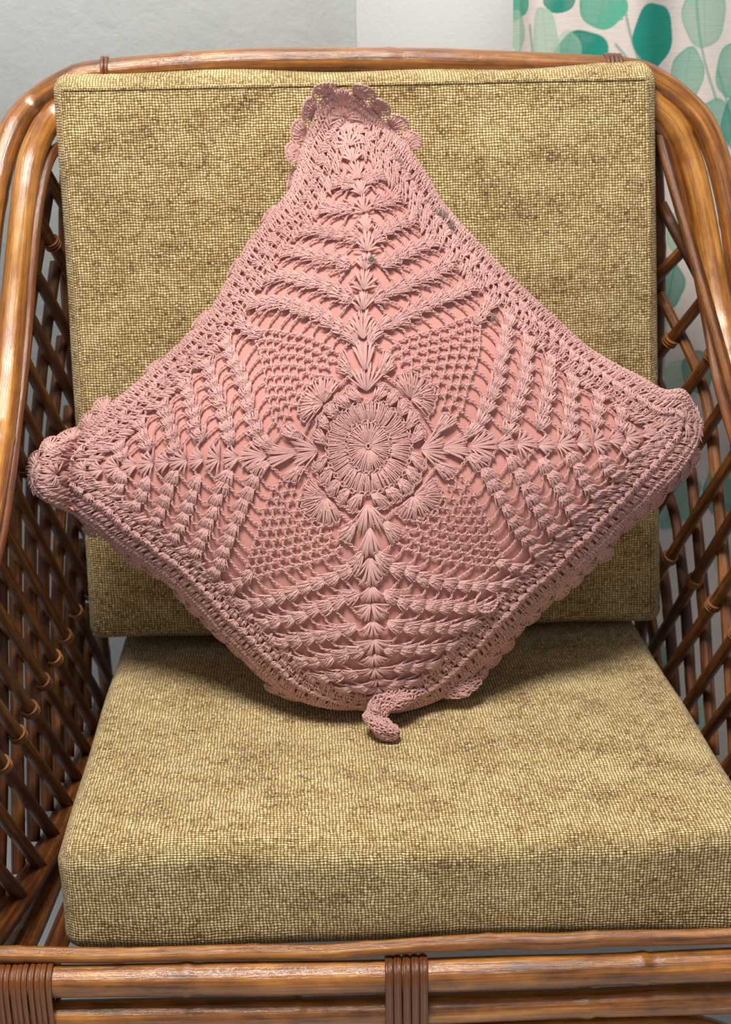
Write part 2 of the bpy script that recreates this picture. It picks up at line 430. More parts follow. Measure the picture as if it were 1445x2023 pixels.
L3 = [(-.262,.452,.905),(-.276,.447,.897),(-.287,.428,.888),(-.294,.405,.866),(-.299,.382,.835),(-.304,.360,.796),(-.308,.338,.757),(-.311,.312,.722),(-.314,.285,.692),(-.317,.244,.655),(-.320,.18,.613),(-.324,.09,.577),(-.326,.02,.54)]
R3 = [(.262,.452,.903),(.275,.450,.898),(.288,.450,.882),(.297,.446,.858),(.303,.436,.830),(.308,.421,.795),(.312,.405,.765),(.315,.386,.735),(.317,.364,.705),(.318,.335,.674),(.321,.27,.630),(.325,.17,.592),(.327,.06,.553)]
pole('edge_strip', L3, .0052, M_bind, node=0, sides=10, seed=8)
pole('edge_strip', R3, .0052, M_bind, node=0, sides=10, seed=9)
# cane whipping on the back rail
coil('binding', (-.236,.4625,.9577), (1, 0, -.02), .0126, 2, .0035, .0012, M_bind, seed=1)
coil('binding', (.235,.4625,.9478), (1, 0, -.06), .0126, 4, .0042, .0012, M_bind, seed=2)

# back legs and back frame
for sx in (-1, 1):
    pole('back_post', [(sx*.284,.49,.012),(sx*.288,.468,.40),(sx*.290,.466,.66),(sx*.286,.464,.80),(sx*.274,.463,.895),(sx*.258,.464,.945)], .0075, M_rod, seed=11+sx)
pole('back_crossbar', [(-.285,.474,.42),(.285,.474,.42)], .010, M_rod, seed=14)
pole('back_crossbar', [(-.287,.472,.66),(.287,.472,.66)], .009, M_rod, seed=15)
for i, x in enumerate(np.linspace(-.215, .215, 7)):
    pole('back_spindle', [(x,.470,.33),(x,.468,.93)], .007, M_rod, sides=8, seed=20+i)

# seat frame
pole('side_rail', [(-.333,-.02,.345),(-.3245,.035,.338),(-.311,.105,.333),(-.297,.213,.329),(-.287,.45,.318)], .0115, M_rod, seed=31)
pole('side_rail', [(.333,-.05,.345),(.326,.035,.338),(.316,.105,.333),(.305,.213,.329),(.289,.45,.318)], .0115, M_rod, seed=32)
for sx in (-1, 1):
    pole('lower_side_rail', [(sx*.333,-.02,.300),(sx*.311,.105,.297),(sx*.287,.45,.29)], .0125, M_rod, seed=33+sx)
pole('seat_bearer', [(-.288,-.012,.315),(-.278,.08,.312),(-.266,.20,.308),(-.262,.45,.302)], .0095, M_rod, seed=36)
pole('seat_bearer', [(.288,-.03,.315),(.278,.08,.312),(.266,.20,.308),(.262,.45,.302)], .0095, M_rod, seed=37)
for i, y in enumerate(np.linspace(.05, .43, 6)):
    pole('seat_slat', [(-.262,y,.3165),(.262,y,.3165)], .008, M_rod, sides=8, seed=40+i)

# front rails (thin wavy cane on top, then three stout poles)
pole('front_rail', [(-.345,-.008,.342),(-.30,-.010,.340),(-.24,-.0125,.337),(-.20,-.0140,.3365),(-.12,-.0165,.3355),(-.076,-.019,.3345),(-.060,-.020,.3350),(-.037,-.022,.3372),(.01,-.024,.3395),(.072,-.026,.3405),(.11,-.028,.3395),(.15,-.030,.341),(.228,-.033,.340),(.345,-.038,.342)],
     .0062, M_rail, n=170, node=.09, seed=51)
pole('front_rail', [(-.345,-.016,.320),(-.275,-.018,.3195),(-.046,-.027,.3155),(.10,-.034,.3165),(.228,-.039,.318),(.345,-.044,.320)], .0128, M_rail, n=150, node=.30, sides=20, seed=52)
pole('front_rail', [(-.345,-.016,.290),(-.278,-.018,.288),(-.046,-.027,.284),(.229,-.039,.287),(.345,-.044,.289)], .0118, M_rail, n=150, node=.26, sides=20, seed=53)
pole('front_rail', [(-.33,-.016,.10),(-.31,-.018,.18),(-.24,-.019,.238),(-.12,-.022,.257),(0,-.027,.258),(.16,-.034,.2595),(.24,-.040,.252),(.31,-.046,.19),(.33,-.048,.10)], .0112, M_rail, n=150, node=.22, sides=18, seed=54)
coil('rail_wrap', (-.2975,-.0170,.3195), (1, -.042, 0), .0132, 9, .0046, .0016, M_bind, other=(-.2975,-.0170,.2600), seed=61)
coil('rail_wrap', (-.0065,-.0288,.3158), (1, -.042, 0), .0134, 5, .0066, .0018, M_bind, other=(-.0065,-.0288,.2600), seed=62)
coil('rail_wrap', (.2975,-.0425,.3195), (1, -.042, 0), .0132, 9, .0046, .0016, M_bind, other=(.2975,-.0425,.2600), seed=63)

# lattice sides: an inner layer leaning back as it goes down, an outer layer the other way
def arm_top(y, arm):
    a = np.array(arm); return np.interp(y, a[::-1, 1], a[::-1, 2])
def lattice(sx, strip, st):
    zb = .345; kk = .69
    arm = np.array(sorted([(p[1], p[2]) for p in strip if p[1] > .0]))
    ztop = lambda y: np.interp(y, arm[:, 0], arm[:, 1])
    armx = np.array(sorted([(p[1], abs(p[0])) for p in strip]))
    def xa(z, y):
        bot = np.interp(y, [-.02, .035, .105, .213, .45], [.333, .3255, .3125, .301, .288]); top = np.interp(y, armx[:, 0], armx[:, 1])
        return sx*(bot+(top-bot)*np.clip((z-zb)/(ztop(y)-zb+1e-6), 0, 1.05))
    lines = []
    for layer in (0, 1):
        dx = -.0065 if layer == 0 else .0055
        for i in range(-14, 24):
            y0 = i*st+.012
            zz = np.linspace(zb-.008, .93, 240)
            yy = y0-kk*(zz-zb) if layer == 0 else y0+kk*(zz-zb)
            ok = (yy > .005) & (yy < .462) & (zz < ztop(yy)+.002)
            if ok.sum() < 16: continue
            idx = np.where(ok)[0]; zz, yy = zz[idx], yy[idx]
            g = np.random.default_rng(100+i+50*layer+int(sx)*7)
            jit = g.normal(0, .003, 2)
            ends = []
            for j in (0, len(zz)-1):
                ends.append((xa(zz[j], yy[j])+sx*dx*np.clip((ztop(yy[j])-zz[j])/.05, 0, 1), yy[j]+jit[0 if j == 0 else 1], zz[j]))
            if layer == 0: lines.append((i, ends))
            else: ends = [(xa(zz[j], yy[j])+sx*.009*np.clip((ztop(yy[j])-zz[j])/.05, 0, 1), yy[j]+jit[0]*(j > 0), zz[j]) for j in [int(q) for q in np.linspace(0, len(zz)-1, 6)]]
            pole('lattice_rod', ends, .0058 if layer == 0 else .0060, M_rod, n=26, node=.15, sides=8, seed=i+layer*31)
    # cane ties where rods cross
    n = 0
    for i, (p, q) in lines:
        p, q = np.array(p), np.array(q)
        for m in (3, 8, 13):
            f = (zb+m*st/(2*kk)-p[2])/(q[2]-p[2])
            if f < .05 or f > .93: continue
            n += 1
            coil('lattice_tie', p+(q-p)*f, q-p, .0057, 3, .0034, .0010, M_tie, seed=200+n)
lattice(-1, Lp2[1:-3], .049)
lattice(1, Rp2[1:-3], .060)

# ------------------------------------------------------------------ cushions
def cushion(name, corners, thick, label, rad, puff, seed, seam):
    """corners: front-left, front-right, back-right, back-left of the face (as seen), thick: vector into the cushion."""
    P00, P10, P11, P01 = [np.array(c, float) for c in corners]
    tv = np.array(thick, float); T = np.linalg.norm(tv)
    W_ = np.linalg.norm(P10-P00); H_ = np.linalg.norm(P01-P00)
    root = thing(name, label, 'cushion')
    nrm = -tv/T
    r = np.random.default_rng(seed)
    def place(a, b, d):
        """a in 0..W, b in 0..H, d depth 0 (face) .. T; rounds the box edges."""
        half = np.array([W_/2, H_/2, T/2]); p = np.stack([a-W_/2, b-H_/2, T/2-d], -1)
        q = np.clip(p, -(half-rad), half-rad); v = p-q; l = np.linalg.norm(v, axis=-1, keepdims=True)
        p = q+v/np.maximum(l, 1e-9)*np.minimum(l, 1)*0+np.where(l > 1e-9, v/np.maximum(l, 1e-9)*rad, 0)
        s, t = p[..., 0]/W_+.5, p[..., 1]/H_+.5
        # puffiness and wrinkles
        inner = np.clip(1-(2*s-1)**4, 0, 1)*np.clip(1-(2*t-1)**4, 0, 1)
        ph = [r_ for r_ in np.random.default_rng(seed).uniform(0, 6.28, 8)]
        wr = .0016*(np.sin(9*s+4*t+ph[0])+np.sin(5*s-11*t+ph[1])+.6*np.sin(23*s+9*t+ph[2])+.5*np.sin(15*t-17*s+ph[3]))
        side = .0022*np.sin(7*s+ph[4])+.0014*np.sin(19*s+ph[5])+.0012*np.sin(11*t+ph[6])
        z = p[..., 2]; zz = z/(T/2)
        z = z+zz*(puff*inner+wr)
        bulge = (1-zz**2)*(.35*puff)+side*(1-zz**2)
        s = s+np.sign(p[..., 0])*np.clip((np.abs(p[..., 0])-half[0]+rad)/rad, 0, 1)*bulge/W_
        t = t+np.sign(p[..., 1])*np.clip((np.abs(p[..., 1])-half[1]+rad)/rad, 0, 1)*bulge/H_
        base = P00*((1-s)*(1-t))[..., None]+P10*(s*(1-t))[..., None]+P11*(s*t)[..., None]+P01*((1-s)*t)[..., None]
        return base+nrm*(z-T/2)[..., None]
    def grid(n, L, edge):
        k = max(3, int(edge/.0016)); m = max(4, int((L-2*edge)/.008))
        return np.concatenate([np.linspace(0, edge, k, endpoint=False), np.linspace(edge, L-edge, m, endpoint=False), np.linspace(L-edge, L, k)])
    ga, gb, gd = grid(0, W_, rad), grid(0, H_, rad), grid(0, T, min(rad, T/2.01))
    parts = []
    def patch(fn, g1, g2, uvfn, flip=False):
        A_, B_ = np.meshgrid(g1, g2); v = fn(A_, B_).reshape(-1, 3); k = np.arange(A_.size).reshape(A_.shape)
        q = np.stack([k[:-1, :-1], k[:-1, 1:], k[1:, 1:], k[1:, :-1]], -1).reshape(-1, 4)
        if flip: q = q[:, ::-1]
        parts.append((v, q, np.stack(uvfn(A_, B_), -1).reshape(-1, 2)))
    z0 = lambda a: np.zeros_like(a)
    patch(lambda a, b: place(a, b, z0(a)), ga, gb, lambda a, b: (a, b))
    patch(lambda a, b: place(a, b, z0(a)+T), ga, gb, lambda a, b: (a+3, b), True)
    patch(lambda a, d: place(a, z0(a), d), ga, gd, lambda a, d: (a, -d), True)
    patch(lambda a, d: place(a, z0(a)+H_, d), ga, gd, lambda a, d: (a, H_+d))
    patch(lambda b, d: place(z0(b), b, d), gb, gd, lambda b, d: (-d, b))
    patch(lambda b, d: place(z0(b)+W_, b, d), gb, gd, lambda b, d: (W_+d, b), True)
    v, q, uv = merge(parts)
    obj('cover', fast_mesh('cover', v, q, uv), M_weave, root)
    if seam:
        # felled seam: a low ridge of cloth that runs round the face
        i_ = seam; m = 90
        loop = np.concatenate([np.stack([np.linspace(i_, W_-i_, m), np.full(m, i_)], 1), np.stack([np.full(m, W_-i_), np.linspace(i_, H_-i_, m)], 1)[1:],
                               np.stack([np.linspace(W_-i_, i_, m), np.full(m, H_-i_)], 1)[1:], np.stack([np.full(m, i_), np.linspace(H_-i_, i_, m)], 1)[1:-1]])
        sm = place(loop[:, 0], loop[:, 1], np.zeros(len(loop)))+nrm*.0002
        vv, qq, uu = tube_arrays(sm, .0019, 8, 1.0, closed=True)
        obj('seam', fast_mesh('seam', vv, qq, uu*np.array([.012, 1])), M_weave, root)
    return root, place
cushion('back_cushion', [(-.282,.361,.430),(.280,.359,.425),(.267,.423,.949),(-.278,.424,.954)], (0,.0750,0),
        'olive heathered back cushion leaning upright behind the pink pillow', .011, .006, 5, .0075)
cushion('seat_cushion', [(-.272,.001,.4205),(.278,-.022,.4205),(.262,.425,.4165),(-.257,.425,.4165)], (0,0,-.093),
        'olive heathered seat cushion lying flat under the pink pillow', .016, .004, 9, 0)

# ------------------------------------------------------------------ crocheted pillow
pillow = thing('crochet_pillow', 'dusty pink crocheted lace pillow standing on its corner against the back cushion', 'pillow')
PB = np.array([-.0117, .2034, .425]); PU = np.array([0, .3597, .933]); PN = np.array([0, -.933, .3597])
NE = [(-.0098,.5434),(.019,.5271),(.0474,.4999),(.0644,.4721),(.0792,.4443),(.103,.4163),(.1335,.3811),(.1642,.3505),(.2038,.3127),(.235,.291),(.2641,.2731),(.2847,.271),(.3028,.2429)]
SE = [(.3028,.2429),(.2914,.2137),(.2673,.1896),(.2338,.1591),(.2147,.1394),(.1838,.1134),(.1484,.0855),(.1269,.0638),(.1033,.0422),(.0796,.0207),(.0495,.004),(-.0006,-.0041)]
SW = [(-.0006,-.0041),(-.0365,.002),(-.0742,.0141),(-.1047,.0379),(-.1391,.0754),(-.1626,.1033),(-.1928,.1302),(-.2274,.1576),(-.262,.1837),(-.2871,.2012),(-.3006,.221)]
NW = [(-.3006,.221),(-.2776,.2403),(-.2617,.2509),(-.2341,.2723),(-.2088,.2915),(-.1765,.3164),(-.144,.3468),(-.1179,.382),(-.0962,.4174),(-.0772,.4425),(-.0583,.4646),(-.0472,.4937),(-.0379,.5206),(-.0273,.5375),(-.0098,.5434)]
def edge_table(l):
    p = np.array([(x, y, 0) for x, y in l]); return spline(p, 160)[:, :2]
EN, ES, EW, EL = [edge_table(l) for l in (NE, SE, SW, NW)]
def samp(tab, t):
    t = np.clip(t, 0, 1)*159
    return np.stack([np.interp(t, np.arange(160), tab[:, 0]), np.interp(t, np.arange(160), tab[:, 1])], -1)
kT, kR, kB, kL = EN[0], EN[-1], ES[-1], EW[-1]
def coons(u, v):
    a, b = ((1+u)/2)[..., None], ((1+v)/2)[..., None]
    P = a*samp(EN, (1-v)/2)+(1-a)*samp(EW, (1+v)/2)+b*samp(EL, (1+u)/2)+(1-b)*samp(ES, (1-u)/2)
    P = P-(a*b*kT+a*(1-b)*kR+(1-a)*(1-b)*kB+(1-a)*b*kL)
    w = (np.clip(1-u*u, 0, 1)*np.clip(1-v*v, 0, 1))[..., None]
    return P+w*np.array([-.0105, .010])
HT = .074
def prof(t): return np.clip(1-np.abs(t)**2.5, 0, 1)**.62
def surf0(u, v):
    uc, vc = np.clip(u, -1, 1), np.clip(v, -1, 1)
    P = coons(uc, vc)
    e = .02
    # beyond the seam: run on straight outwards
    du = (coons(uc, vc)-coons(uc-np.sign(uc)*e, vc))/e; dv = (coons(uc, vc)-coons(uc, vc-np.sign(vc)*e))/e
    P = P+du*np.abs(u-uc)[..., None]+dv*np.abs(v-vc)[..., None]
    h = HT*prof(uc)*prof(vc)
    # slack folds: drawn towards the corners, soft hollows across the borders
    up, side = (uc+vc)/2, (uc-vc)/2
    h = h+.0022*np.sin(9*u+3*v+.4)*np.sin(7*v-2*u)*prof(uc)
    mL = np.clip((-side-.74)/.2, 0, 1); mR = np.clip((side-.72)/.2, 0, 1); mT = np.clip((up-.87)/.13, 0, 1.4); mB = np.clip((-up-.78)/.2, 0, 1)
    h = h-.016*np.exp(-((side+.865+.05*(up+.03))/.022)**2)*prof(uc)**.0+.010*np.exp(-((side+.93)/.04)**2)
    h = h+mL*.007*np.sin(38*(side+.8)+5*up)+mR*.012*(1+np.sin(16*up-1.0))+mT**1.25*.040+mB*.010*np.sin(30*side)
    return PB+P[..., :1]*np.array([1., 0, 0])+P[..., 1:]*PU+h[..., None]*PN
def surf(u, v, h):
    e = .006
    S = surf0(u, v)
    uc, vc = np.clip(u, -.995, .995), np.clip(v, -.995, .995)
    N = np.cross(surf0(uc+e, vc)-surf0(uc-e, vc), surf0(uc, vc+e)-surf0(uc, vc-e))
    N /= np.linalg.norm(N, axis=-1, keepdims=True)+1e-12
    N = np.where((N@PN)[..., None] < 0, -N, N)
    o = np.clip((np.maximum(np.abs(u), np.abs(v))-.96)/.05, 0, 1)[..., None]
    N = N*(1-o)+PN*o; N /= np.linalg.norm(N, axis=-1, keepdims=True)
    return S+N*h[..., None], N

# ---- lining cushion: front and plain back
n = 130
g = np.sin(np.linspace(-np.pi/2, np.pi/2, n))
U_, V_ = np.meshgrid(g, g)
dcor = np.clip((np.maximum(np.abs(U_+V_), np.abs(U_-V_))/2-.80)/.2, 0, 1)
F, _ = surf(U_*.985, V_*.985, -.0016-.006*dcor**1.5)
bk = coons(U_*.985, V_*.985); Bk = PB+bk[..., :1]*np.array([1., 0, 0])+bk[..., 1:]*PU-(.060*prof(U_)*prof(V_))[..., None]*PN
k = np.arange(n*n).reshape(n, n)
q = np.stack([k[:-1, :-1], k[:-1, 1:], k[1:, 1:], k[1:, :-1]], -1).reshape(-1, 4)
obj('lining', fast_mesh('lining', np.vstack([F.reshape(-1, 3), Bk.reshape(-1, 3)]), np.vstack([q, q[:, ::-1]+n*n])), M_lining, pillow)
Bk2 = PB+bk[..., :1]*np.array([1., 0, 0])*1.0+bk[..., 1:]*PU-(.002+.0615*prof(U_)*prof(V_))[..., None]*PN
obj('back_panel', fast_mesh('back_panel', Bk2.reshape(-1, 3), q[:, ::-1]), M_yarn, pillow)

# ---- crochet: every yarn is a tube laid on the surface
NR = 21.0; UNIT = 1/NR
def place_sr(qd, s, r):
    """quadrant qd, lateral s and outward r in rounds -> (u, v)."""
    s, r = np.asarray(s, float), np.asarray(r, float)
    rho = np.maximum(np.abs(r), np.abs(s))+1e-6
    phi = np.clip(s/np.maximum(r, 1e-6), -1.3, 1.3)*np.pi/4
    cr, cs = rho*np.cos(phi), rho*np.sin(phi)
    w = np.clip((rho-3.8)/3.3, 0, 1); w = w*w*(3-2*w)
    rr, ss = cr*(1-w)+r*w, cs*(1-w)+s*w
    t = np.clip(rho/NR, 0, 1.0); gsc = 1+.17*(1-t*t)
    rr, ss = rr*gsc*UNIT, ss*gsc*UNIT
    if qd == 0: return rr, ss
    if qd == 1: return -ss, rr
    if qd == 2: return -rr, -ss
    return ss, -rr

class Yarn:
    """collects strands; builds one mesh."""
    def __init__(self): self.b = {}
    def add(self, u, v, h, rad):
        u = np.asarray(u, float); self.b.setdefault(len(u), []).append((u, np.asarray(v, float), np.broadcast_to(h, u.shape).astype(float), rad))
    def arrays(self, sides=5):
        parts = []
        for n_, l in self.b.items():
            U = np.array([a[0] for a in l]); V = np.array([a[1] for a in l]); H = np.array([a[2] for a in l]); R = np.array([a[3] for a in l])
            U, V = U+.0045*np.sin(13*V+2*U+.7)+.0025*np.sin(31*V-9*U), V+.0045*np.sin(12*U-3*V+2.1)+.0025*np.sin(29*U+11*V+1)
            P, N = surf(U, V, H)
            T = np.gradient(P, axis=1); T /= np.linalg.norm(T, axis=2, keepdims=True)+1e-12
            B = np.cross(T, N); B /= np.linalg.norm(B, axis=2, keepdims=True)+1e-12; N2 = np.cross(B, T)
            ang = np.linspace(0, 2*np.pi, sides, endpoint=False)
            taper = np.ones(n_); taper[0] = taper[-1] = .45
            ring = P[:, :, None]+(R[:, None]*taper)[:, :, None, None]*(np.cos(ang)[None, None, :, None]*N2[:, :, None]+np.sin(ang)[None, None, :, None]*B[:, :, None])
            m = len(l); v = ring.reshape(-1, 3)
            i, a, b = np.meshgrid(np.arange(m), np.arange(n_-1), np.arange(sides), indexing='ij'); b2 = (b+1) % sides
            base = i*n_*sides
            q_ = np.stack([base+a*sides+b, base+a*sides+b2, base+(a+1)*sides+b2, base+(a+1)*sides+b], -1).reshape(-1, 4)
            parts.append((v, q_, np.zeros((len(v), 2))))
        return merge(parts)
    def build(self, name, parent, stuff=False, sides=5):
        v, q_, _ = self.arrays(sides)
        v[:, 2] = np.maximum(v[:, 2], .4268+.2*np.clip(v[:, 2]-.4268, -.004, 0))    # what hangs low lies on the seat
        o = obj(name, fast_mesh(name, v, q_), M_yarn, parent)
        if stuff: o['kind'] = 'stuff'
        return o
jit = lambda s: rng.normal(0, s)
STR = .00062
def strand_sr(Y, qd, p0, p1, h0, hm, h1, bend=0.0, n_=7, rad=STR):
    """single yarn from p0=(s,r) to p1, bowed sideways by bend (rounds) and outward to hm."""
    t = np.linspace(0, 1, n_); s = p0[0]+(p1[0]-p0[0])*t; r = p0[1]+(p1[1]-p0[1])*t
    L = math.hypot(p1[0]-p0[0], p1[1]-p0[1])+1e-6; nx_, ny_ = -(p1[1]-p0[1])/L, (p1[0]-p0[0])/L
    bb = bend*np.sin(np.pi*t)
    s, r = s+nx_*bb, r+ny_*bb
    h = h0*(1-t)**2+2*(2*hm-.5*(h0+h1))*t*(1-t)+h1*t*t
    u, v = place_sr(qd, s, r); Y.add(u, v, h, rad*(1+jit(.08)))
def stitch(Y, qd, p0, p1, h0=.0006, h1=.0024, hm=.0038, w=.115):
    """one double crochet: two plies side by side that cross once, with a small knot at the top."""
    a, b = w*(1+jit(.2)), w*(1+jit(.2))
    d = (p1[0]-p0[0], p1[1]-p0[1]); L = math.hypot(*d)+1e-6; nx_, ny_ = -d[1]/L, d[0]/L
    j = jit(.05)
    strand_sr(Y, qd, (p0[0]+nx_*a*.2, p0[1]+ny_*a*.2), (p1[0]+nx_*a+j, p1[1]+ny_*a), h0, hm+jit(.0002), h1, .05)
    strand_sr(Y, qd, (p0[0]-nx_*a*.2, p0[1]-ny_*a*.2), (p1[0]-nx_*b+j, p1[1]-ny_*b), h0, hm+jit(.0002), h1, -.05)
    strand_sr(Y, qd, (p0[0], p0[1]), (p1[0]+jit(.05), p1[1]+jit(.06)), h0+.0003, hm+.0006+jit(.0002), h1, jit(.06))
    # slanting wrap half way up
    k0 = .38+jit(.05)
    m = (p0[0]+d[0]*k0, p0[1]+d[1]*k0)
    strand_sr(Y, qd, (m[0]+nx_*a*1.1, m[1]+ny_*a*1.1-.06), (m[0]-nx_*a*1.1+d[0]*.22, m[1]-ny_*a*1.1+d[1]*.22), hm*.5, hm*1.28, hm*.6, 0, 5, STR*.9)
def rope(Y, qd, pts, h=.0016, turns_per=1.35, amp=.068, rad=STR*.92, hb=0.0):
    """two-ply twisted chain along a polyline of (s,r)."""
    p = spline([(a, b, 0) for a, b in pts], 40)[:, :2]
    L = np.linalg.norm(np.diff(p, axis=0), axis=1).sum()
    n_ = max(7, int(L*9)); n_ = int(math.ceil(n_/4)*4)+1
    p = spline([(a, b, 0) for a, b in p[::2]], n_)[:, :2]
    t = np.linspace(0, 1, n_); d = np.gradient(p, axis=0); d /= np.linalg.norm(d, axis=1)[:, None]+1e-9
    nr = np.stack([-d[:, 1], d[:, 0]], 1); ph = rng.uniform(0, 6.28)
    for kph in (0, np.pi):
        a = 2*np.pi*turns_per*L*t+kph+ph
        q_ = p+nr*(amp*np.cos(a))[:, None]
        u, v = place_sr(qd, q_[:, 0], q_[:, 1])
        Y.add(u, v, h+hb*np.sin(np.pi*t)+.00052*np.sin(a), rad)
def fan(Y, qd, c, direction, length, width, n_, curve=.20, cap=True):
    """shell of n_ stitches from base c opening along `direction` (unit (s,r)); returns its two top ends."""
    ds, dr = direction; ps, pr = -dr, ds
    tops = []
    for i in range(n_):
        f = (i/(n_-1)-.5)*2 if n_ > 1 else 0
        l = length*(1-curve*f*f+jit(.04))
        p1 = (c[0]+ds*l+ps*f*width/2+jit(.06), c[1]+dr*l+pr*f*width/2+jit(.06))
        p0 = (c[0]+ps*f*.12, c[1]+pr*f*.12)
        stitch(Y, qd, p0, p1); tops.append(p1)
    if cap:
        rope(Y, qd, tops, h=.0019, amp=.07, rad=STR)
    else:        # loose V loops over the stitch tops
        for a_, b_ in zip(tops[:-1], tops[1:]):
            m_ = ((a_[0]+b_[0])/2+ds*.13, (a_[1]+b_[1])/2+dr*.13)
            strand_sr(Y, qd, a_, m_, .0020, .0027, .0022, .03, 5); strand_sr(Y, qd, m_, b_, .0022, .0027, .0018, .03, 5)
    return tops[0], tops[-1]

# medallion
med = Yarn()
def polar(Y, a0, r0, a1, r1, h0, hm, h1, n_=7, rad=STR, bend=0):
    t = np.linspace(0, 1, n_); a = a0+(a1-a0)*t; r = r0+(r1-r0)*t
    a = a+bend*np.sin(np.pi*t)/np.maximum(r, .3)
    x, y = r*np.cos(a)*UNIT*1.17, r*np.sin(a)*UNIT*1.17
    Y.add(x, y, h0*(1-t)**2+2*(2*hm-.5*(h0+h1))*t*(1-t)+h1*t*t, rad)
for ring, (ra, rb, cnt) in enumerate([(.22, 1.75, 26), (1.7, 3.2, 46)]):
    for i in range(cnt):
        a = 2*np.pi*(i+jit(.13))/cnt
        for o in (-1.3, 0, 1.3):
            polar(med, a+o*.03/max(ra, .5), ra+jit(.05), a+o*.10/rb*1.2+jit(.012), rb+jit(.08), .0010, .0036+jit(.0004), .0022, bend=o*.03)
        polar(med, a-.10/rb, ra+(rb-ra)*.45, a+.14/rb, ra+(rb-ra)*.62, .0024, .0038, .0024, 5)
    na = cnt*6
    for kph in (0, np.pi):
        t = np.linspace(0, 2*np.pi, na+1); w_ = t*cnt+kph
        rr = rb+.02+.15*np.cos(w_*.5+kph*.5)+rng.normal(0, .02, na+1); med.add(rr*np.cos(t)*UNIT*1.17, rr*np.sin(t)*UNIT*1.17, .0022+.0007*np.sin(w_*.5), STR)
t = np.linspace(0, 2*np.pi, 25); med.add(.2*np.cos(t)*UNIT, .2*np.sin(t)*UNIT, .0022, STR*1.2)
med.build('centre_medallion', pillow)

